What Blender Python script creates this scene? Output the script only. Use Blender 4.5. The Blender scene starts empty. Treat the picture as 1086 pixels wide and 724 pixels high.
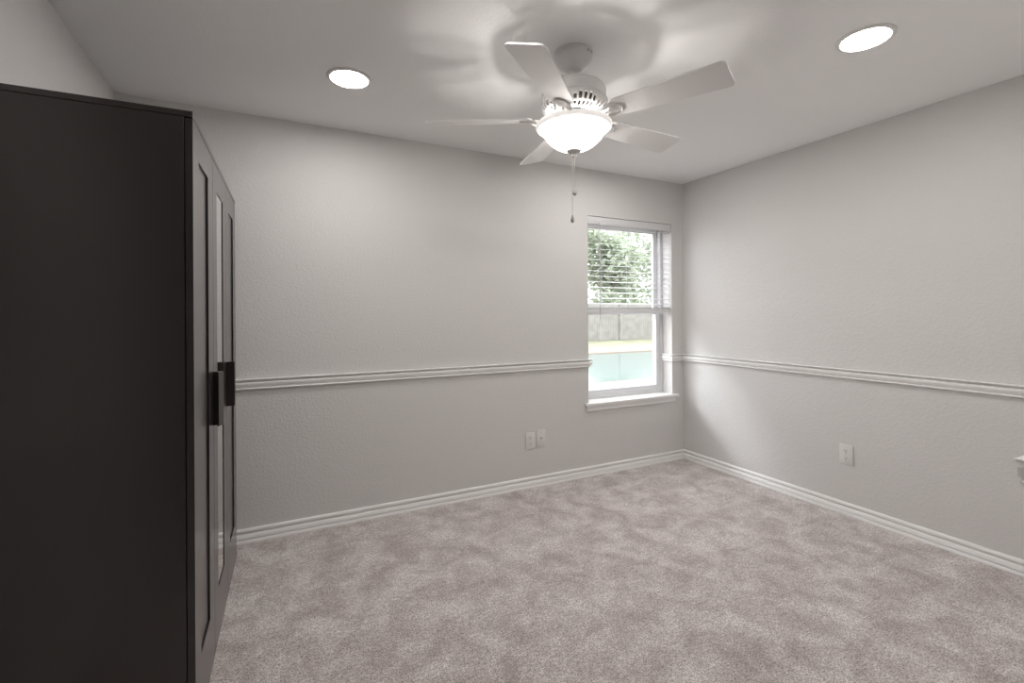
import bpy, bmesh, math, random
from mathutils import Matrix, Vector

scene = bpy.context.scene
COL = scene.collection
R = math.radians

# ------------------------------------------------------------------ camera
CAM_Z = 1.28948
YAW, ROLL, FOC, CY = R(26.66667), R(-0.31089), 502.41371, 332.91444
cam_data = bpy.data.cameras.new('camera')
cam_data.sensor_width = 36.0
cam_data.lens = FOC / 1086 * 36.0
cam_data.shift_y = -(362 - CY) / 1086
cam_data.clip_start = 0.02
cam_data.clip_end = 200
cam = bpy.data.objects.new('camera', cam_data)
COL.objects.link(cam)
rt = Vector((math.cos(ROLL), 0, math.sin(ROLL)))
up = Vector((-math.sin(ROLL), 0, math.cos(ROLL)))
fw = Vector((0, 1, 0))
base = Matrix((rt, up, -fw)).transposed()
cam.matrix_world = Matrix.Translation((0, 0, CAM_Z)) @ (Matrix.Rotation(-YAW, 3, 'Z') @ base).to_4x4()
scene.camera = cam

# ------------------------------------------------------------------ light + exposure
SKY = 3.5            # strength of the hazy white sky outside
SUN = 1.1            # bright hazy part of the sky, low on the left outside
BOWL = 12.0           # glow of the glass bowl
BULB = 2.7          # each of the fan's two bulbs, shining through the thin glass bowl
CAN = 71.0           # recessed ceiling lights
scene.view_settings.view_transform = 'Standard'
scene.view_settings.look = 'None'
scene.view_settings.exposure = 0.42
scene.view_settings.gamma = 1.0
scene.view_settings.use_curve_mapping = False
scene.render.film_transparent = False

world = bpy.data.worlds.new('world')
scene.world = world
world.use_nodes = True
bg = world.node_tree.nodes['Background']
bg.inputs['Color'].default_value = (0.93, 0.96, 1.0, 1)
bg.inputs['Strength'].default_value = SKY

sd = bpy.data.lights.new('sun', 'SUN')
sd.energy = SUN
sd.angle = R(14)
sd.color = (0.90, 0.95, 1.0)
sun = bpy.data.objects.new('sun', sd)
COL.objects.link(sun)
sun.rotation_euler = Vector((1.0, -1.05, -0.95)).to_track_quat('-Z', 'Y').to_euler()

# ------------------------------------------------------------------ room figures (metres)
XL, XR = -0.732, 3.2612      # left wall, right wall
YB, YF = 3.0947, 0.459       # back wall, front wall (the camera looks in through its opening)
YO = 3.335                   # outer face of the back wall
XO = 1.62                    # edge of the opening in the front wall
YH = -3.60                   # far end of the hall behind the camera
H = 2.44
WX0, WX1, WZ0, WZ1 = 2.232, 3.128, 0.555, 2.0715   # window opening

# ------------------------------------------------------------------ helpers
def mat(name, color, rough=0.5, metal=0.0, spec=0.5):
    m = bpy.data.materials.new(name)
    m.use_nodes = True
    b = m.node_tree.nodes['Principled BSDF']
    b.inputs['Base Color'].default_value = (*color, 1)
    b.inputs['Roughness'].default_value = rough
    b.inputs['Metallic'].default_value = metal
    b.inputs['Specular IOR Level'].default_value = spec
    return m

def nodes(m):
    nt = m.node_tree
    return nt, nt.nodes, nt.links, nt.nodes['Principled BSDF']

def add_bump(m, scale, strength, dist=0.002, detail=3.0, rough=0.55, lo=None, hi=None):
    nt, N, L, b = nodes(m)
    tc = N.new('ShaderNodeTexCoord')
    n = N.new('ShaderNodeTexNoise')
    n.inputs['Scale'].default_value = scale
    n.inputs['Detail'].default_value = detail
    n.inputs['Roughness'].default_value = rough
    L.new(tc.outputs['Object'], n.inputs['Vector'])
    src = n.outputs['Fac']
    if lo is not None:
        r = N.new('ShaderNodeMapRange')
        r.interpolation_type = 'SMOOTHSTEP'
        r.inputs['From Min'].default_value = lo
        r.inputs['From Max'].default_value = hi
        L.new(src, r.inputs['Value'])
        src = r.outputs['Result']
    bp = N.new('ShaderNodeBump')
    bp.inputs['Strength'].default_value = strength
    bp.inputs['Distance'].default_value = dist
    L.new(src, bp.inputs['Height'])
    L.new(bp.outputs['Normal'], b.inputs['Normal'])
    return m

def noise_color(m, scale, c0, c1, p0=0.35, p1=0.65, detail=3.0):
    nt, N, L, b = nodes(m)
    tc = N.new('ShaderNodeTexCoord')
    n = N.new('ShaderNodeTexNoise')
    n.inputs['Scale'].default_value = scale
    n.inputs['Detail'].default_value = detail
    L.new(tc.outputs['Object'], n.inputs['Vector'])
    cr = N.new('ShaderNodeValToRGB')
    cr.color_ramp.elements[0].position = p0
    cr.color_ramp.elements[0].color = (*c0, 1)
    cr.color_ramp.elements[1].position = p1
    cr.color_ramp.elements[1].color = (*c1, 1)
    L.new(n.outputs['Fac'], cr.inputs['Fac'])
    L.new(cr.outputs['Color'], b.inputs['Base Color'])
    return m

def emit(name, color, strength):
    m = bpy.data.materials.new(name)
    m.use_nodes = True
    nt = m.node_tree
    nt.nodes.clear()
    o = nt.nodes.new('ShaderNodeOutputMaterial')
    e = nt.nodes.new('ShaderNodeEmission')
    e.inputs['Color'].default_value = (*color, 1)
    e.inputs['Strength'].default_value = strength
    nt.links.new(e.outputs[0], o.inputs['Surface'])
    return m

def obj(name, bm, m=None, parent=None, smooth=None, loc=None):
    bmesh.ops.recalc_face_normals(bm, faces=bm.faces[:])
    me = bpy.data.meshes.new(name)
    bm.to_mesh(me)
    bm.free()
    if m: me.materials.append(m)
    if smooth is not None:
        for p in me.polygons: p.use_smooth = True
        if smooth < 180: me.set_sharp_from_angle(angle=R(smooth))
    o = bpy.data.objects.new(name, me)
    COL.objects.link(o)
    if parent: o.parent = parent
    if loc: o.location = loc
    return o

def thing(name, label, cat, loc=(0, 0, 0), rz=0.0, group=None):
    o = bpy.data.objects.new(name, None)
    o.empty_display_size = 0.1
    COL.objects.link(o)
    o.location = loc
    o.rotation_euler = (0, 0, rz)
    o['label'] = label
    o['category'] = cat
    if group: o['group'] = group
    return o

def struct(o):
    o['kind'] = 'structure'
    return o

def box(bm, x0, x1, y0, y1, z0, z1, bev=0.0, seg=2):
    v = [bm.verts.new((x, y, z)) for x in (x0, x1) for y in (y0, y1) for z in (z0, z1)]
    fs = []
    for q in ((0, 1, 3, 2), (4, 6, 7, 5), (0, 4, 5, 1), (2, 3, 7, 6), (0, 2, 6, 4), (1, 5, 7, 3)):
        fs.append(bm.faces.new([v[i] for i in q]))
    if bev > 0:
        es = list({e for f in fs for e in f.edges})
        bmesh.ops.bevel(bm, geom=es, offset=bev, segments=seg, profile=0.5, affect='EDGES')

def boxbm(*a, **k):
    bm = bmesh.new()
    box(bm, *a, **k)
    return bm

def lathe(bm, prof, n=64, c=(0, 0, 0)):
    rings = []
    for r, z in prof:
        if r < 1e-6:
            rings.append([bm.verts.new((c[0], c[1], c[2] + z))])
        else:
            rings.append([bm.verts.new((c[0] + r * math.cos(2 * math.pi * i / n), c[1] + r * math.sin(2 * math.pi * i / n), c[2] + z)) for i in range(n)])
    for a, b in zip(rings, rings[1:]):
        for i in range(n):
            j = (i + 1) % n
            if len(a) == 1 and len(b) == 1: continue
            if len(a) == 1: bm.faces.new((a[0], b[i], b[j]))
            elif len(b) == 1: bm.faces.new((a[i], a[j], b[0]))
            else: bm.faces.new((a[i], a[j], b[j], b[i]))

def lathebm(prof, n=64, c=(0, 0, 0)):
    bm = bmesh.new()
    lathe(bm, prof, n, c)
    return bm

def tube(bm, pts, r, n=8, caps=True):
    pts = [Vector(p) for p in pts]
    rings = []
    for i, p in enumerate(pts):
        d = (pts[min(i + 1, len(pts) - 1)] - pts[max(i - 1, 0)]).normalized()
        a = Vector((0, 0, 1)) if abs(d.z) < 0.9 else Vector((1, 0, 0))
        s = d.cross(a).normalized()
        t = d.cross(s)
        rr = r[i] if isinstance(r, (list, tuple)) else r
        rings.append([bm.verts.new(p + (s * math.cos(2 * math.pi * k / n) + t * math.sin(2 * math.pi * k / n)) * rr) for k in range(n)])
    for a, b in zip(rings, rings[1:]):
        for k in range(n):
            bm.faces.new((a[k], a[(k + 1) % n], b[(k + 1) % n], b[k]))
    if caps:
        bm.faces.new(rings[0])
        bm.faces.new(rings[-1])

def sweep(bm, prof, path, side):
    """Mitred moulding: prof = [(projection, z)], path = plan points, side = +1/-1 picks the room side (left/right of travel)."""
    P = [Vector(p) for p in path]
    rings = []
    for i, p in enumerate(P):
        ns = []
        for a, b in ((i - 1, i), (i, i + 1)):
            if 0 <= a and b < len(P):
                d = (P[b] - P[a]).normalized()
                ns.append(Vector((-d.y, d.x)) * side)
        if len(ns) == 2:
            m = (ns[0] + ns[1])
            m = m / m.dot(ns[0])
        else:
            m = ns[0]
        rings.append([bm.verts.new((p.x + m.x * q, p.y + m.y * q, z)) for q, z in prof])
    k = len(prof)
    for a, b in zip(rings, rings[1:]):
        for j in range(k):
            bm.faces.new((a[j], a[(j + 1) % k], b[(j + 1) % k], b[j]))
    bm.faces.new(rings[0])
    bm.faces.new(rings[-1])

def prism(bm, poly, axis, a0, a1):
    """Extrude a 2D polygon along an axis (0,1,2)."""
    def mk(p, a):
        c = [0, 0, 0]
        o = [i for i in range(3) if i != axis]
        c[o[0]], c[o[1]], c[axis] = p[0], p[1], a
        return bm.verts.new(c)
    A = [mk(p, a0) for p in poly]
    B = [mk(p, a1) for p in poly]
    n = len(poly)
    for i in range(n):
        bm.faces.new((A[i], A[(i + 1) % n], B[(i + 1) % n], B[i]))
    bm.faces.new(A)
    bm.faces.new(B)

# ------------------------------------------------------------------ materials
M_wall = add_bump(mat('wall_paint', (0.725, 0.71, 0.695), 0.6, spec=0.3), 75, 0.2, 0.0035, 3.0, 0.5, 0.42, 0.66)
M_ceil = add_bump(mat('ceiling_paint', (0.92, 0.915, 0.91), 0.7, spec=0.2), 70, 0.13, 0.003, 3.0, 0.5, 0.42, 0.66)
M_trim = mat('trim_paint', (0.93, 0.92, 0.905), 0.3)
M_white = mat('white_enamel', (0.80, 0.785, 0.77), 0.35)
M_blade = mat('white_blade', (0.88, 0.87, 0.86), 0.42)
M_plate = mat('outlet_plastic', (0.80, 0.785, 0.76), 0.3)
M_dark = mat('slot_dark', (0.03, 0.03, 0.03), 0.5)
M_vinyl = mat('window_vinyl', (0.80, 0.80, 0.82), 0.35)
M_slat = mat('blind_slat', (0.86, 0.86, 0.86), 0.4)
_nt = M_slat.node_tree
_tr, _mx = _nt.nodes.new('ShaderNodeBsdfTranslucent'), _nt.nodes.new('ShaderNodeMixShader')
_tr.inputs['Color'].default_value = (0.9, 0.9, 0.9, 1)
_mx.inputs[0].default_value = 0.18
_nt.links.new(_nt.nodes['Principled BSDF'].outputs[0], _mx.inputs[1])
_nt.links.new(_tr.outputs[0], _mx.inputs[2])
_nt.links.new(_mx.outputs[0], _nt.nodes['Material Output'].inputs['Surface'])
M_metal = mat('nickel', (0.55, 0.53, 0.50), 0.3, 1.0)
M_chain = mat('chain_metal', (0.62, 0.60, 0.57), 0.35, 0.7)
M_ward = mat('black_brown_foil', (0.019, 0.0145, 0.014), 0.26)
M_ward.node_tree.nodes['Principled BSDF'].inputs['Coat Weight'].default_value = 0.6
M_ward.node_tree.nodes['Principled BSDF'].inputs['Coat Roughness'].default_value = 0.28
M_mirror = mat('mirror_silver', (0.90, 0.91, 0.90), 0.02, 1.0)
M_lens = emit('lit_lens', (1.0, 0.975, 0.945), CAN)
M_fence = noise_color(mat('weathered_fence', (0.3, 0.3, 0.3), 0.85), 3.0, (0.215, 0.208, 0.19), (0.275, 0.268, 0.245))
M_trunk = noise_color(mat('bark', (0.1, 0.08, 0.06), 0.9), 6.0, (0.10, 0.075, 0.055), (0.2, 0.16, 0.12))
M_lawn = add_bump(noise_color(mat('lawn', (0.2, 0.3, 0.1), 0.9), 1.3, (0.22, 0.23, 0.15), (0.30, 0.30, 0.2)), 40, 0.5, 0.02)
M_deck = noise_color(mat('concrete_deck', (0.6, 0.55, 0.48), 0.85), 2.5, (0.26, 0.215, 0.175), (0.30, 0.255, 0.21))
M_pool = mat('pool_water', (0.215, 0.275, 0.26), 0.12)
add_bump(M_pool, 2.5, 0.15, 0.03)
M_brick = noise_color(mat('outer_render', (0.5, 0.47, 0.45), 0.85), 9.0, (0.42, 0.40, 0.38), (0.55, 0.52, 0.5))

def leaf_mat(name, c0, c1):
    m = noise_color(mat(name, c0, 0.6), 2.2, c0, c1)
    nt, N, L, b = nodes(m)
    tr = N.new('ShaderNodeBsdfTranslucent')
    tr.inputs['Color'].default_value = (*c1, 1)
    mx = N.new('ShaderNodeMixShader')
    mx.inputs[0].default_value = 0.35
    L.new(b.outputs[0], mx.inputs[1])
    L.new(tr.outputs[0], mx.inputs[2])
    L.new(mx.outputs[0], N['Material Output'].inputs['Surface'])
    return m
M_leaf = [leaf_mat('leaf_mid_green', (0.33, 0.38, 0.28), (0.44, 0.49, 0.39)),
          leaf_mat('leaf_pale_green', (0.40, 0.45, 0.34), (0.52, 0.57, 0.46))]

# carpet: cut pile with brushed patches
M_carpet = mat('cut_pile_carpet', (0.4, 0.36, 0.34), 0.95, spec=0.1)
nt, N, L, b = nodes(M_carpet)
tc = N.new('ShaderNodeTexCoord')
def nz(scale, detail, rough, dist=0.0):
    n = N.new('ShaderNodeTexNoise')
    n.inputs['Scale'].default_value = scale
    n.inputs['Detail'].default_value = detail
    n.inputs['Roughness'].default_value = rough
    n.inputs['Distortion'].default_value = dist
    L.new(tc.outputs['Object'], n.inputs['Vector'])
    return n
def ramp(src, p0, c0, p1, c1):
    cr = N.new('ShaderNodeValToRGB')
    cr.color_ramp.elements[0].position = p0
    cr.color_ramp.elements[0].color = (*c0, 1)
    cr.color_ramp.elements[1].position = p1
    cr.color_ramp.elements[1].color = (*c1, 1)
    L.new(src, cr.inputs['Fac'])
    return cr
def mul(a, c):
    mx = N.new('ShaderNodeMix')
    mx.data_type = 'RGBA'
    mx.blend_type = 'MULTIPLY'
    mx.inputs['Factor'].default_value = 1.0
    L.new(a, mx.inputs['A'])
    L.new(c, mx.inputs['B'])
    return mx.outputs['Result']
patch = nz(5.5, 7.0, 0.70, 0.4)
tuft = nz(165, 3.0, 0.65)
fleck = nz(60, 4.0, 0.7)
c1 = ramp(patch.outputs['Fac'], 0.37, (0.53, 0.46, 0.44), 0.63, (0.84, 0.785, 0.77))
c2 = ramp(tuft.outputs['Fac'], 0.34, (0.34, 0.32, 0.31), 0.56, (1.16, 1.16, 1.16))
c3 = ramp(fleck.outputs['Fac'], 0.32, (0.70, 0.685, 0.675), 0.60, (1.08, 1.08, 1.08))
L.new(mul(mul(c1.outputs['Color'], c2.outputs['Color']), c3.outputs['Color']), b.inputs['Base Color'])
bp = N.new('ShaderNodeBump')
bp.inputs['Strength'].default_value = 0.6
bp.inputs['Distance'].default_value = 0.008
L.new(tuft.outputs['Fac'], bp.inputs['Height'])
L.new(bp.outputs['Normal'], b.inputs['Normal'])
b.inputs['Sheen Weight'].default_value = 0.25
b.inputs['Sheen Roughness'].default_value = 0.6

# ------------------------------------------------------------------ room shell
T = 0.14
struct(obj('floor', boxbm(XL - T, XR + T, YH - T, YO, -0.10, 0.0), M_carpet))
struct(obj('ceiling', boxbm(XL - T, XR + T, YH - T, YO, H, H + 0.12), M_ceil))
struct(obj('wall_left', boxbm(XL - T, XL, YH, YB, 0, H), M_wall))
struct(obj('wall_right', boxbm(XR, XR + T, YF, YB, 0, H), M_wall))
bm = bmesh.new()          # front wall: from the opening's edge to the right wall, plus the hall's side wall
prism(bm, [(XO, YF), (XR + T, YF), (XR + T, YF - T), (XO + T, YF - T), (XO + T, YH), (XO, YH)], 2, 0, H)
struct(obj('wall_front', bm, M_wall))
struct(obj('wall_hall', boxbm(XL - T, XO + T, YH - T, YH, 0, H), M_wall))

# back wall with the window opening, one solid mesh
bm = bmesh.new()
xs, zs = [XL - T, WX0, WX1, XR + T], [0, WZ0, WZ1, H]
grid = {}
for yi, y in enumerate((YB, YO)):
    for i, xx in enumerate(xs):
        for k, z in enumerate(zs):
            grid[yi, i, k] = bm.verts.new((xx, y, z))
for yi in (0, 1):
    for i in range(3):
        for k in range(3):
            if (i, k) != (1, 1):
                bm.faces.new([grid[yi, i, k], grid[yi, i + 1, k], grid[yi, i + 1, k + 1], grid[yi, i, k + 1]])
for a, c in (((1, 1), (2, 1)), ((2, 1), (2, 2)), ((2, 2), (1, 2)), ((1, 2), (1, 1))):
    bm.faces.new([grid[0, a[0], a[1]], grid[0, c[0], c[1]], grid[1, c[0], c[1]], grid[1, a[0], a[1]]])
for i in range(3):
    for k in (0, 3):
        bm.faces.new([grid[0, i, k], grid[0, i + 1, k], grid[1, i + 1, k], grid[1, i, k]])
for k in range(3):
    for i in (0, 3):
        bm.faces.new([grid[0, i, k], grid[0, i, k + 1], grid[1, i, k + 1], grid[1, i, k]])
struct(obj('wall_back', bm, M_wall))

# baseboards
BP = [(0, 0.078), (0.005, 0.0775), (0.0095, 0.074), (0.012, 0.068), (0.0115, 0.060), (0.006, 0.0565), (0.003, 0.051),
      (0.003, 0.0475), (0.0105, 0.0445), (0.0135, 0.038), (0.0165, 0.0235), (0.0095, 0.0215), (0.0095, 0.0175), (0.0155, 0.0160), (0.0195, 0.008), (0.020, 0.0), (0, 0.0)]
def trim(name, prof, path, side):
    bm = bmesh.new()
    sweep(bm, prof, path, side)
    return struct(obj(name, bm, M_trim, smooth=50))
e = 0.0005
trim('baseboard_left', BP, [(XL + e, YH + e), (XL + e, YB - 0.02)], -1)
trim('baseboard_back', BP, [(XL + 0.02, YB - e), (XR - e, YB - e), (XR - e, 2.3)], -1)
trim('baseboard_right', BP, [(XR - e, 2.3), (XR - e, YF + e), (XO + 0.05, YF + e)], -1)

# chair rail (crown lip, ovolo, bead), returned into the window recess
CR = [(0, 0.9285), (0.025, 0.9285), (0.028, 0.9275), (0.028, 0.9250), (0.022, 0.9200), (0.012, 0.9165), (0.0085, 0.9135), (0.0085, 0.9105),
      (0.020, 0.9095), (0.0225, 0.906), (0.0220, 0.899), (0.019, 0.890), (0.0130, 0.883), (0.0085, 0.879), (0.0085, 0.8770),
      (0.0160, 0.8755), (0.0180, 0.8725), (0.0165, 0.8690), (0.011, 0.866), (0, 0.866)]
trim('trim_1', CR, [(XL + 0.02, YB - e), (WX0 + e, YB - e), (WX0 + e, 3.204)], -1)
trim('trim_2', CR, [(WX1 - e, 3.204), (WX1 - e, YB - e), (XR - e, YB - e), (XR - e, YF + e), (XO, YF + e)], -1)
trim('trim_3', CR, [(XL + e, YH + 0.05), (XL + e, YB - 0.03)], -1)

# ------------------------------------------------------------------ window
win = struct(thing('window_1', 'white vinyl window with white sill, blind lowered halfway', 'window', ((WX0 + WX1) / 2, YB, WZ0)))
ox, oy, oz = win.location
def W(x0, x1, y0, y1, z0, z1, bev=0.0):
    return boxbm(x0 - ox, x1 - ox, y0 - oy, y1 - oy, z0 - oz, z1 - oz, bev=bev)
def ring(x0, x1, y0, y1, z0, z1, s, t, bt):
    bm = bmesh.new()
    for a in ((x0, x0 + s, z0, z1), (x1 - s, x1, z0, z1), (x0 + s, x1 - s, z0, z0 + bt), (x0 + s, x1 - s, z1 - t, z1)):
        box(bm, a[0] - ox, a[1] - ox, y0 - oy, y1 - oy, a[2] - oz, a[3] - oz, bev=0.002)
    return bm
SZ = 0.5815                                                         # top of the sill
struct(obj('window_frame', ring(WX0, WX1, 3.206, 3.275, SZ, WZ1, 0.030, 0.03, 0.028), M_vinyl, win, 40))
lower = struct(obj('lower_sash', ring(WX0 + 0.030, WX1 - 0.030, 3.212, 3.238, SZ + 0.026, 1.322, 0.042, 0.042, 0.046), M_vinyl, win, 40))
upper = struct(obj('upper_sash', ring(WX0 + 0.030, WX1 - 0.030, 3.242, 3.268, 1.280, WZ1 - 0.028, 0.042, 0.042, 0.042), M_vinyl, win, 40))
M_glass = bpy.data.materials.new('window_glass')
M_glass.use_nodes = True
nt = M_glass.node_tree
nt.nodes.clear()
o_ = nt.nodes.new('ShaderNodeOutputMaterial')
t_ = nt.nodes.new('ShaderNodeBsdfTransparent')
g_ = nt.nodes.new('ShaderNodeBsdfGlossy')
g_.inputs['Roughness'].default_value = 0.02
x_ = nt.nodes.new('ShaderNodeMixShader')
x_.inputs[0].default_value = 0.03
nt.links.new(t_.outputs[0], x_.inputs[1])
nt.links.new(g_.outputs[0], x_.inputs[2])
nt.links.new(x_.outputs[0], o_.inputs['Surface'])
struct(obj('pane', W(WX0 + 0.070, WX1 - 0.070, 3.223, 3.227, SZ + 0.070, 1.282), M_glass, lower))
struct(obj('pane', W(WX0 + 0.070, WX1 - 0.070, 3.253, 3.257, 1.320, WZ1 - 0.068), M_glass, upper))
# stool with horns, and moulded apron under it
bm = bmesh.new()
box(bm, WX0 - 0.001 - ox, WX1 + 0.001 - ox, -0.002, 3.206 - oy, SZ - 0.024 - oz, SZ - oz)
box(bm, 2.193 - ox, 3.178 - ox, -0.036, -0.0005, SZ - 0.024 - oz, SZ - oz, bev=0.006)
struct(obj('window_sill', bm, M_trim, win, 40))
AP = [(0, SZ - 0.024 - oz), (0.022, SZ - 0.024 - oz), (0.0225, SZ - 0.032 - oz), (0.014, SZ - 0.042 - oz), (0.013, SZ - 0.054 - oz), (0.017, SZ - 0.057 - oz),
      (0.017, SZ - 0.064 - oz), (0.010, SZ - 0.069 - oz), (0, SZ - 0.069 - oz)]
bm = bmesh.new()
sweep(bm, AP, [(2.212 - ox, -0.0005), (3.160 - ox, -0.0005)], -1)
struct(obj('sill_apron', bm, M_trim, win, 50))

# ------------------------------------------------------------------ blind
BX0, BX1 = WX0 + 0.004, WX1 - 0.004
bl = thing('window_blind', 'white horizontal slat blind lowered over the upper half of the window', 'blind', ((BX0 + BX1) / 2, 3.135, WZ1))
hw = (BX1 - BX0) / 2
def B(*a, **k): return boxbm(*a, **k)
obj('headrail', B(-hw + 0.004, hw - 0.004, -0.022, 0.030, -0.042, -0.001, bev=0.002), M_slat, bl, 40)
obj('valance', B(-hw, hw, -0.036, -0.026, -0.064, -0.003, bev=0.003), M_slat, bl, 40)
ZT, ZB_, NS = -0.078, -0.702, 15
for i in range(NS):
    bm = bmesh.new()
    z = ZT + (ZB_ - ZT) * i / (NS - 1)
    prof = []
    for k in range(7):
        t = -1 + 2 * k / 6
        prof.append((0.025 * t, 0.0012 * (1 - t * t)))
    poly = [(y, zz + 0.0013) for y, zz in prof] + [(y, zz - 0.0013) for y, zz in reversed(prof)]
    prism(bm, poly, 0, -hw + 0.008, hw - 0.008)
    s = obj('slat', bm, M_slat, bl, 40)
    s.location = (0, 0, z)
    s.rotation_euler = (R(10), 0, 0)
bm = bmesh.new()                                                    # gathered slats lying on the rail
for k in range(5):
    box(bm, -hw + 0.008, hw - 0.008, -0.025, 0.025, -0.7515 + 0.0048 * k, -0.7485 + 0.0048 * k, bev=0.001)
obj('gathered_slats', bm, M_slat, bl, 40)
obj('bottom_rail', B(-hw + 0.008, hw - 0.008, -0.027, 0.027, -0.7785, -0.7535, bev=0.004), M_slat, bl, 40)
for xx in (-0.30, 0.0, 0.30):
    bm = bmesh.new()
    for yy in (-0.0275, 0.0275):
        tube(bm, [(xx, yy, -0.06), (xx, yy, -0.765)], 0.0011, 6)
    tube(bm, [(xx + 0.004, -0.0005, -0.06), (xx + 0.004, -0.0005, -0.765)], 0.0009, 6)
    obj('ladder_cord', bm, M_slat, bl, 60)
bm = bmesh.new()
tube(bm, [(-0.335, -0.045, -0.055), (-0.335, -0.047, -0.40), (-0.332, -0.046, -0.825)], 0.0035, 8)
tube(bm, [(-0.332, -0.046, -0.815), (-0.332, -0.046, -0.83)], 0.0048, 8)
tube(bm, [(-0.335, -0.030, -0.045), (-0.335, -0.045, -0.058)], 0.002, 6)
M_wand = mat('wand_plastic', (0.62, 0.62, 0.66), 0.2)
obj('tilt_wand', bm, M_wand, bl, 60)

# ------------------------------------------------------------------ wardrobe
ang = math.atan2(-(-0.184 + 0.215), 2.917 - 1.692)                  # turned a little off the wall
wd = thing('wardrobe', 'tall black-brown three-door wardrobe with mirrored middle door against left wall', 'wardrobe', (-0.215, 1.692, 0), ang)
# local frame: +y runs along the doors, +x points into the room, x = 0 is the door front
WW, DP, HH, DT = 1.225, 0.490, 1.900, 0.019
obj('side_panel', B(-DP, -DT - 0.003, 0, 0.018, 0, HH - 0.019, bev=0.001), M_ward, wd)
obj('side_panel', B(-DP, -DT - 0.003, WW - 0.018, WW, 0, HH - 0.019, bev=0.001), M_ward, wd)
obj('top_panel', B(-DP, 0.001, -0.001, WW + 0.001, HH - 0.018, HH, bev=0.0015), M_ward, wd)
obj('back_panel', B(-DP + 0.002, -DP + 0.006, 0.018, WW - 0.018, 0.06, HH - 0.019), M_ward, wd)
obj('bottom_panel', B(-DP + 0.006, -DT - 0.003, 0.018, WW - 0.018, 0.07, 0.088), M_ward, wd)
obj('plinth', B(-DT - 0.022, -DT - 0.004, 0.018, WW - 0.018, 0, 0.07), M_ward, wd)
for k in (1, 2):
    obj('partition', B(-DP + 0.006, -DT - 0.003, WW / 3 * k - 0.009, WW / 3 * k + 0.009, 0.088, HH - 0.019), M_ward, wd)
DW = WW / 3
Z0, Z1, PZ0, PZ1 = 0.012, HH - 0.021, 0.212, 1.779
def door_bm(y0, y1, p0, p1, rec):
    bm = bmesh.new()
    def rect(x, a0, a1, c0, c1): return [bm.verts.new((x, y, z)) for y, z in ((a0, c0), (a1, c0), (a1, c1), (a0, c1))]
    F, I = rect(0, y0, y1, Z0, Z1), rect(0, p0, p1, PZ0, PZ1)
    P = rect(-rec, p0, p1, PZ0, PZ1)
    K = rect(-DT, y0, y1, Z0, Z1)
    for i in range(4):
        j = (i + 1) % 4
        bm.faces.new((F[i], F[j], I[j], I[i]))
        bm.faces.new((I[i], I[j], P[j], P[i]))
        bm.faces.new((F[i], F[j], K[j], K[i]))
    bm.faces.new(P)
    bm.faces.new(K)
    return bm
doors = []
for k in range(3):
    y0, y1 = DW * k + 0.0015, DW * (k + 1) - 0.0015
    d = obj('door', door_bm(y0, y1, y0 + 0.104, y1 - 0.112, 0.0050 if k == 1 else 0.006), M_ward, wd)
    doors.append(d)
    if k == 1:
        g = obj('mirror', B(-0.0048, -0.0025, y0 + 0.105, y1 - 0.113, PZ0 + 0.001, PZ1 - 0.001), M_mirror, d)
        g['label'] = 'tall narrow mirror'
def handle_bm(yc, s):
    """Grip standing off the stile: a bevelled bar on a narrow web; s = +1 slopes towards the near side."""
    bm = bmesh.new()
    poly = [(0.0165, yc - 0.014 * s), (0.021, yc - 0.016 * s), (0.031, yc + 0.009 * s), (0.033, yc + 0.014 * s), (0.033, yc + 0.018 * s), (0.0, yc + 0.018 * s), (0.0, yc + 0.008 * s), (0.0165, yc + 0.008 * s)]
    prism(bm, poly, 2, 0.880, 1.080)
    return bm
obj('handle', handle_bm(DW - 0.026, 1), M_ward, doors[0])
obj('handle', handle_bm(DW * 2 + 0.004, -1), M_ward, doors[2])

# ------------------------------------------------------------------ ceiling fan
FX, FY = 1.19, 1.75
fan = thing('ceiling_fan', 'white five-blade ceiling fan with a lit glass bowl and pull chains', 'ceiling fan', (FX, FY, H))
obj('canopy', lathebm([(0, -0.0005), (0.085, -0.0005), (0.086, -0.004), (0.083, -0.007), (0.083, -0.010), (0.084, -0.020), (0.081, -0.032), (0.072, -0.048), (0.058, -0.062),
                       (0.043, -0.072), (0.036, -0.075), (0.035, -0.079), (0.028, -0.082), (0, -0.082)], 64), M_white, fan, 40)
obj('hanger_ball', lathebm([(0, -0.076), (0.020, -0.078), (0.026, -0.085), (0.024, -0.093), (0.012, -0.098), (0.012, -0.150)], 32), M_white, fan, 60)
bm = bmesh.new()
for a in (-60, -75):
    c = Vector((0.083 * math.cos(R(a)), 0.083 * math.sin(R(a)), -0.017))
    box(bm, c.x - 0.0045, c.x + 0.0045, c.y - 0.0045, c.y + 0.0045, c.z - 0.0045, c.z + 0.0045, bev=0.002)
obj('canopy_screws', bm, M_metal, fan)
obj('motor_housing', lathebm([(0, -0.135), (0.060, -0.137), (0.118, -0.146), (0.128, -0.152), (0.130, -0.157), (0.1295, -0.160), (0.136, -0.163), (0.1415, -0.170), (0.1425, -0.180),
                              (0.142, -0.208), (0.139, -0.213), (0.120, -0.216), (0, -0.216)], 72), M_white, fan, 40)
obj('motor_core', lathebm([(0, -0.2165), (0.112, -0.2165), (0.112, -0.235), (0.085, -0.262), (0, -0.264)], 64), mat('dark_motor', (0.10, 0.095, 0.09), 0.5, 0.3), fan, 40)
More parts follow.
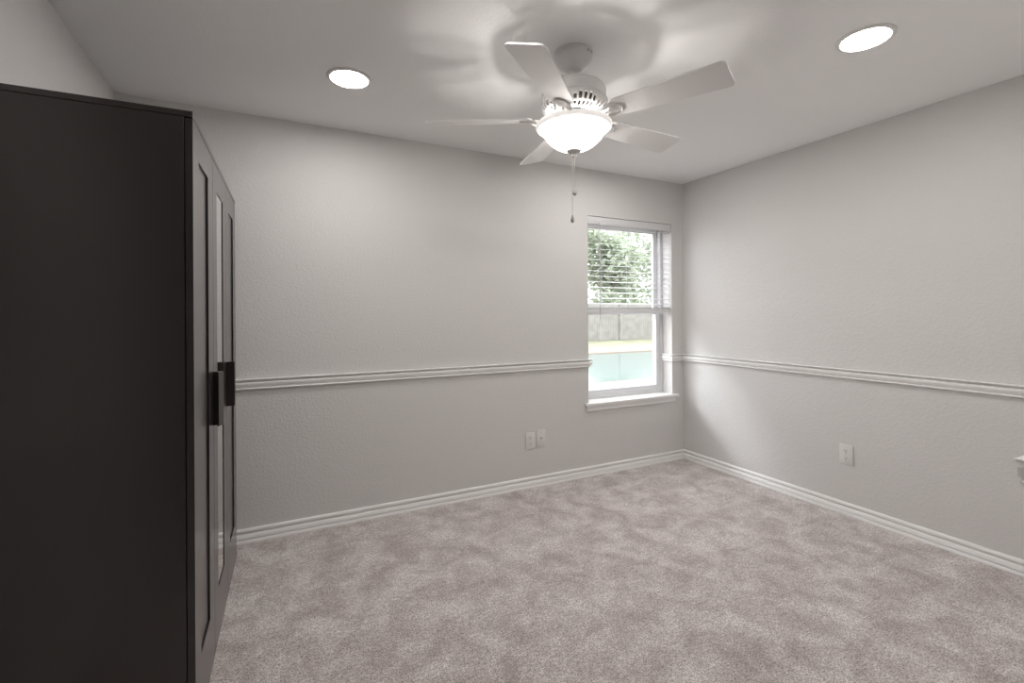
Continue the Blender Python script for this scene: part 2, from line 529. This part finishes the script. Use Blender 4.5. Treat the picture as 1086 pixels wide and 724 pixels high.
# pierced scrollwork skirt under the motor
bm = bmesh.new()
NA, prof = 200, [(0.1435, -0.213), (0.1450, -0.223), (0.1450, -0.232), (0.1430, -0.241), (0.1385, -0.249), (0.132, -0.2555), (0.124, -0.2605), (0.115, -0.2645), (0.106, -0.267), (0.097, -0.2685), (0.090, -0.2695), (0.080, -0.270)]
vg = []
for i in range(NA):
    a = 2 * math.pi * i / NA
    sc = 1 + 0.03 * math.cos(5 * (a - R(42)))
    vg.append([bm.verts.new((r * sc * math.cos(a), r * sc * math.sin(a), z)) for r, z in prof])
for i in range(NA):
    q = ((i - 3) % 40)                                   # five repeats of 40 cells
    for k in range(len(prof) - 1):
        hole = False
        u = q - 20 + 0.5
        if abs(u) < 13 and 2 <= k <= 8:            # radiating slots of the shell motif
            cell = int((u + 13) // 1) % 5
            hole = cell in (1, 2, 3) and k != 5
            if abs(u) > 8 and (k <= 2 or k >= 8): hole = False
        if abs(u) > 15.5 and 3 <= k <= 5: hole = abs(u) < 18
        if not hole:
            bm.faces.new((vg[i][k], vg[(i + 1) % NA][k], vg[(i + 1) % NA][k + 1], vg[i][k + 1]))
sk = obj('scrollwork_skirt', bm, M_white, fan, 60)
md = sk.modifiers.new('thick', 'SOLIDIFY')
md.thickness = 0.004
md.offset = 0
BZ = 2.150 - H
TILT = Matrix.Rotation(R(0.9), 3, Vector((math.cos(YAW), -math.sin(YAW), 0)))   # the blades hang a touch lower on the near side
def blade_bm():
    bm = bmesh.new()
    r0, r1, w0, w1, c, th = 0.185, 0.652, 0.054, 0.072, 0.022, 0.0075
    pts = []
    def arc(cx, cy, rad, a0, a1, n=6):
        for k in range(n + 1):
            a = R(a0 + (a1 - a0) * k / n)
            pts.append((cx + rad * math.cos(a), cy + rad * math.sin(a)))
    arc(r1 - c, w1 - c, c, 0 + 0, 90)
    arc(r0 + 0.03, w0 - 0.03, 0.03, 90, 180)
    arc(r0 + 0.03, -w0 + 0.03, 0.03, 180, 270)
    arc(r1 - c, -w1 + c, c, 270, 360)
    prism(bm, [(p[0], p[1]) for p in pts], 2, -th / 2, th / 2)
    bm.normal_update()
    es = [e for e in bm.edges if e.is_manifold and abs(e.calc_face_angle(0)) > 1.2]
    bmesh.ops.bevel(bm, geom=es, offset=0.0012, segments=2, affect='EDGES')
    return bm
def iron_bm():
    bm = bmesh.new()
    # forked arm from the motor out to the blade
    for s in (-1, 1):
        tube(bm, [(0.090, 0.012 * s, -0.020), (0.125, 0.022 * s, -0.026), (0.155, 0.030 * s, -0.018), (0.185, 0.033 * s, -0.010), (0.212, 0.026 * s, -0.007)], [0.008, 0.008, 0.0075, 0.007, 0.005], 10)
    tube(bm, [(0.088, 0, -0.018), (0.130, 0, -0.022), (0.165, 0, -0.013)], [0.010, 0.008, 0.006], 10)
    web = [(0.100, -0.014), (0.125, -0.022), (0.155, -0.030), (0.185, -0.032), (0.185, 0.032), (0.155, 0.030), (0.125, 0.022), (0.100, 0.014)]  # solid plate added between the open forks to shape the ceiling shadow
    zw = [-0.021, -0.025, -0.017, -0.009, -0.009, -0.017, -0.025, -0.021]
    A = [bm.verts.new((x, y, z)) for (x, y), z in zip(web, zw)]
    C = [bm.verts.new((x, y, z + 0.004)) for (x, y), z in zip(web, zw)]
    for i in range(8): bm.faces.new((A[i], A[(i + 1) % 8], C[(i + 1) % 8], C[i]))
    for i in range(3):
        for Q in (A, C): bm.faces.new((Q[i], Q[i + 1], Q[6 - i], Q[7 - i]))
    # oval medallion under the blade root
    n, rings = 32, []
    for f, z in ((1.0, -0.003), (1.0, -0.008), (0.9, -0.0115), (0.8, -0.009), (0.72, -0.009), (0.5, -0.0135), (0.2, -0.0155)):
        rings.append([bm.verts.new((0.192 + 0.047 * f * math.cos(2 * math.pi * k / n), 0.036 * f * math.sin(2 * math.pi * k / n), z)) for k in range(n)])
    for a, c in zip(rings, rings[1:]):
        for k in range(n): bm.faces.new((a[k], a[(k + 1) % n], c[(k + 1) % n], c[k]))
    bm.faces.new(rings[0])
    bm.faces.new(rings[-1])
    return bm
b0 = i0 = None
for k in range(5):
    a = R(6 + 72 * k)
    if b0 is None:
        b0 = bo = obj('blade', blade_bm(), M_blade, fan, 40)
        i0 = io = obj('blade_iron', iron_bm(), M_white, fan, 50)
    else:
        bo, io = b0.copy(), i0.copy()
        for q in (bo, io):
            COL.objects.link(q)
            q.parent = fan
    for q in (bo, io):
        q.location = (0, 0, BZ)
        q.rotation_euler = (TILT @ Matrix.Rotation(a, 3, 'Z') @ Matrix.Rotation(R(-13.5), 3, 'X')).to_euler()
# fitter, bulbs, glass bowl, finial, chains
obj('light_fitter', lathebm([(0, -0.2645), (0.062, -0.268), (0.070, -0.274), (0.070, -0.290), (0.062, -0.296), (0, -0.297)], 48), M_white, fan, 40)
M_bowl_in = mat('bowl_inner_glass', (0.07, 0.068, 0.066), 0.5)
M_bowl = bpy.data.materials.new('lit_alabaster_glass')
M_bowl.use_nodes = True
nt = M_bowl.node_tree
bb = nt.nodes['Principled BSDF']
bb.inputs['Base Color'].default_value = (0.62, 0.60, 0.585, 1)
bb.inputs['Roughness'].default_value = 0.25
bb.inputs['Emission Color'].default_value = (1.0, 0.95, 0.90, 1)
for mm in (M_bowl, M_bowl_in):          # thin glass: part of the bulbs' light passes straight through
    t2, x2 = mm.node_tree.nodes.new('ShaderNodeBsdfTransparent'), mm.node_tree.nodes.new('ShaderNodeMixShader')
    n_ = mm.node_tree.nodes
    tc2, sx2, mr2 = n_.new('ShaderNodeTexCoord'), n_.new('ShaderNodeSeparateXYZ'), n_.new('ShaderNodeMapRange')
    for key, v in (('From Min', -0.350), ('From Max', -0.328), ('To Min', 0.36), ('To Max', 0.86)): mr2.inputs[key].default_value = v
    mm.node_tree.links.new(tc2.outputs['Object'], sx2.inputs[0])
    mm.node_tree.links.new(sx2.outputs['Z'], mr2.inputs['Value'])
    mm.node_tree.links.new(mr2.outputs['Result'], x2.inputs[0])
    mm.node_tree.links.new(t2.outputs[0], x2.inputs[1])
    mm.node_tree.links.new(mm.node_tree.nodes['Principled BSDF'].outputs[0], x2.inputs[2])
    mm.node_tree.links.new(x2.outputs[0], mm.node_tree.nodes['Material Output'].inputs['Surface'])
tcb = nt.nodes.new('ShaderNodeTexCoord')
sx = nt.nodes.new('ShaderNodeSeparateXYZ')
mr = nt.nodes.new('ShaderNodeMapRange')
mr.inputs['From Min'].default_value = -0.368
mr.inputs['From Max'].default_value = -0.334
mr.inputs['To Min'].default_value = BOWL
mr.inputs['To Max'].default_value = 0.5
nt.links.new(tcb.outputs['Object'], sx.inputs[0])
nt.links.new(sx.outputs['Z'], mr.inputs['Value'])
nt.links.new(mr.outputs['Result'], bb.inputs['Emission Strength'])
outer = [(0.163, -0.313), (0.1665, -0.317), (0.1675, -0.323), (0.1655, -0.331), (0.156, -0.338), (0.145, -0.3435), (0.1375, -0.351), (0.130, -0.363), (0.120, -0.377), (0.104, -0.393), (0.085, -0.408), (0.062, -0.420), (0.040, -0.428), (0.015, -0.430)]
inner = [(r - 0.004 if r > 0.02 else r, z + 0.004) for r, z in reversed(outer)]
gb = obj('glass_bowl', lathebm(outer + inner[:-1] + [(0.159, -0.312), (0.163, -0.313)], 72), M_bowl, fan, 180)
gb.data.materials.append(M_bowl_in)
for p in gb.data.polygons:
    if p.index >= 72 * (len(outer) - 1): p.material_index = 1
obj('finial', lathebm([(0, -0.424), (0.032, -0.427), (0.033, -0.431), (0.029, -0.436), (0.014, -0.440), (0.009, -0.444), (0.012, -0.450), (0.010, -0.457), (0.005, -0.462), (0, -0.463)], 32), M_white, fan, 50)
def chain(dx, dy, z0, z1, knob):
    bm = bmesh.new()
    n = int((z0 - z1) / 0.0055)
    for k in range(n):
        z = z0 - (k + 0.5) * 0.0055
        bmesh.ops.create_icosphere(bm, subdivisions=1, radius=0.0019, matrix=Matrix.Translation((dx, dy, z)))
    tube(bm, [(dx, dy, z0), (dx, dy, z1)], 0.0008, 6)
    c = obj('pull_chain', bm, M_chain, fan, 180)
    obj('pull_knob', lathebm([(0, 0.0), (0.003, -0.002), (0.004, -0.010), (0.008, -0.020), (0.0088, -0.027), (0.006, -0.034), (0, -0.037)], 20, (dx, dy, z1)), knob, c, 60)
chain(0.002, -0.002, -0.462, -0.592, mat('crystal_knob', (0.6, 0.58, 0.55), 0.15))
chain(-0.007, 0.003, -0.458, -0.712, mat('grey_knob', (0.42, 0.40, 0.38), 0.3))
for k, (a, zb) in enumerate(((60, -0.398), (240, -0.398))):
    ld = bpy.data.lights.new('bulb', 'POINT')
    ld.energy = BULB
    ld.color = (1.0, 0.96, 0.92)
    ld.shadow_soft_size = 0.011
    lo = bpy.data.objects.new('bulb', ld)
    COL.objects.link(lo)
    lo.parent = fan
    lo.location = (0.022 * math.cos(R(a)), 0.022 * math.sin(R(a)), zb)

# ------------------------------------------------------------------ recessed lights
def can(x, y, label):
    t = thing('recessed_light', label, 'ceiling light', (x, y, H), 0, 'recessed ceiling lights')
    obj('trim_ring', lathebm([(0.088, -0.0004), (0.106, -0.0004), (0.106, -0.003), (0.102, -0.006), (0.090, -0.008), (0.087, -0.006), (0.087, -0.0004)], 48), M_white, t, 50)
    obj('lens', lathebm([(0, -0.005), (0.0865, -0.005), (0.0865, -0.001), (0, -0.001)], 48), M_lens, t)
can(0.333, 2.412, 'lit round recessed light in the ceiling left of the fan, near the wardrobe')
can(2.228, 1.111, 'lit round recessed light in the ceiling right of the fan, nearest the right wall')
can(0.333, 1.111, 'recessed light in the ceiling directly in front of the wardrobe')
can(2.165, 2.412, 'recessed light mostly hidden behind a fan blade, only a sliver showing')

# ------------------------------------------------------------------ outlets
def plate(name, label, cat, loc, rz, w, h):
    t = thing(name, label, cat, loc, rz)
    obj('cover_plate', B(-w / 2, w / 2, -0.0065, -0.0005, -h / 2, h / 2, bev=0.0025), M_plate, t, 40)
    return t
def duplex(label, loc, rz, w, h):
    t = plate('wall_outlet', label, 'outlet', loc, rz, w, h)
    for s in (-1, 1):
        zc = 0.0225 * s
        bm = bmesh.new()
        pts = [(0.0165 * math.cos(R(a)), zc + 0.0165 * math.sin(R(a))) for a in range(0, 360, 10)]
        pts = [(x, max(zc - 0.0125, min(zc + 0.0125, z))) for x, z in pts]
        prism(bm, pts, 1, -0.0085, -0.0062)
        r = obj('receptacle', bm, M_plate, t, 40)
        bm = bmesh.new()
        box(bm, -0.0075, -0.0050, -0.0088, -0.0083, zc + 0.000, zc + 0.0085)
        box(bm, 0.0050, 0.0075, -0.0088, -0.0083, zc + 0.001, zc + 0.0075)
        prism(bm, [(0.003 * math.cos(R(a)), zc - 0.007 + 0.003 * math.sin(R(a))) for a in range(0, 360, 30)], 1, -0.0088, -0.0083)
        obj('slots', bm, M_dark, r)
    bm = bmesh.new()
    prism(bm, [(0.003 * math.cos(R(a)), 0.003 * math.sin(R(a))) for a in range(0, 360, 30)], 1, -0.0078, -0.0062)
    obj('screw', bm, M_metal, t)
duplex('white duplex power outlet low on the back wall, left of the cable plate', (1.698, YB, 0.347), 0, 0.078, 0.122)
t = plate('cable_plate', 'white coaxial cable wall plate low on the back wall, right of an outlet', 'wall plate', (1.790, YB, 0.357), 0, 0.074, 0.122)
bm = bmesh.new()
prism(bm, [(0.0085 * math.cos(R(a)), 0.0085 * math.sin(R(a))) for a in range(0, 360, 60)], 1, -0.009, -0.006)
prism(bm, [(0.0048 * math.cos(R(a)), 0.0048 * math.sin(R(a))) for a in range(0, 360, 20)], 1, -0.018, -0.009)
obj('coax_jack', bm, M_metal, t, 40)
for s in (-1, 1):
    bm = bmesh.new()
    prism(bm, [(0.003 * math.cos(R(a)), 0.042 * s + 0.003 * math.sin(R(a))) for a in range(0, 360, 30)], 1, -0.0078, -0.0062)
    obj('screw', bm, M_metal, t)
duplex('white duplex power outlet low on the right wall below the chair rail', (XR, 1.746, 0.383), R(-90), 0.082, 0.124)

# ------------------------------------------------------------------ outside
GZ = -0.10
def slab(name, x0, x1, y0, y1, z0, z1, m): return struct(obj(name, boxbm(x0, x1, y0, y1, z0, z1), m))
slab('patio', -6, 40, YO + 0.02, 7.75, GZ - 0.1, GZ, M_deck)
slab('pool_water', -6, 40, 7.75, 13.6, GZ - 0.4, GZ - 0.05, M_pool)
slab('pool_deck', -6, 40, 13.6, 16.6, GZ - 0.1, GZ, M_deck)
slab('lawn', -20, 60, 16.6, 45, GZ - 0.1, GZ, M_lawn)
fy = 19.4
fe = thing('wooden_fence', 'weathered grey board fence along the far side of the garden', 'fence', (12, fy, GZ))
bm = bmesh.new()
xx = -14.0
random.seed(3)
while xx < 26:
    box(bm, xx, xx + 0.138, -0.012, 0.012, 0.04, 1.86 + random.uniform(-0.012, 0.012))
    xx += 0.145
obj('fence_boards', bm, M_fence, fe)
for z in (0.35, 1.0, 1.6):
    obj('fence_rail', boxbm(-14, 26, 0.012, 0.05, z - 0.045, z + 0.045), M_fence, fe)
for k in range(-5, 10):
    obj('fence_post', boxbm(k * 2.44 + 1.55 - 0.06, k * 2.44 + 1.55 + 0.06, -0.10, -0.012, 0.0, 1.95), M_fence, fe)

def tree(label, x, y, h, rad, mi, seed, n=4600):
    rnd = random.Random(seed)
    t = thing('garden_tree', label, 'tree', (x, y, GZ), rnd.uniform(0, 6))
    bm = bmesh.new()
    tube(bm, [(0, 0, 0), (0.05, 0.03, h * 0.3), (-0.05, 0.05, h * 0.55), (0, 0, h * 0.8)], [0.22, 0.17, 0.12, 0.04], 10)
    for k in range(6):
        a = k * 1.05 + rnd.random()
        zz = h * (0.32 + 0.06 * k)
        tube(bm, [(0, 0.03, zz), (rad * 0.4 * math.cos(a), rad * 0.4 * math.sin(a), zz + h * 0.10), (rad * 0.75 * math.cos(a), rad * 0.75 * math.sin(a), zz + h * 0.16)], [0.09, 0.06, 0.02], 8)
    obj('trunk', bm, M_trunk, t, 60)
    bm = bmesh.new()
    blobs = []
    for k in range(16):
        a, rr = rnd.uniform(0, 6.283), rad * rnd.uniform(0.15, 0.72)
        blobs.append((rr * math.cos(a), rr * math.sin(a), h * rnd.uniform(0.28, 0.86), rad * rnd.uniform(0.35, 0.55)))
    for k in range(n):
        bx, by, bz, br = rnd.choice(blobs)
        d = Vector((rnd.gauss(0, 1), rnd.gauss(0, 1), rnd.gauss(0, 1))).normalized() * br * (rnd.random() ** 0.4)
        p = Vector((bx, by, bz + d.z * 0.8)) + Vector((d.x, d.y, 0))
        s = rnd.uniform(0.12, 0.24)
        rot = Matrix.Rotation(rnd.uniform(0, 6.28), 3, 'Z') @ Matrix.Rotation(rnd.uniform(-1.1, 1.1), 3, 'X') @ Matrix.Rotation(rnd.uniform(0, 6.28), 3, 'Z')
        vs = [bm.verts.new(p + rot @ Vector(q) * s) for q in ((-1, 0, 0), (-0.3, -0.45, 0.06), (0.5, -0.35, 0.04), (1, 0, 0), (0.5, 0.35, 0.04), (-0.3, 0.45, 0.06))]
        bm.faces.new(vs)
    obj('crown', bm, M_leaf[mi], t)
TREES = [('bushy green tree behind the fence, at the left of the window view', 13.2, 22.6, 6.4, 2.3, 0, 11),
         ('pale green tree behind the fence, in the middle of the window view', 18.0, 22.8, 7.0, 2.4, 1, 12),
         ('green tree behind the fence, at the right of the window view', 23.0, 22.6, 6.2, 2.3, 0, 13),
         ('tall pale tree standing farther back between two nearer trees', 18.0, 31.0, 9.5, 3.8, 1, 14),
         ('tall green tree standing farther back at the right', 26.5, 30.5, 9.0, 3.8, 0, 15),
         ('green tree beyond the fence left of the others', 8.2, 23.4, 6.8, 2.4, 0, 16)]
for lb, x, y, h, r_, mi, sd_ in TREES: tree(lb, x, y, h, r_, mi, sd_)
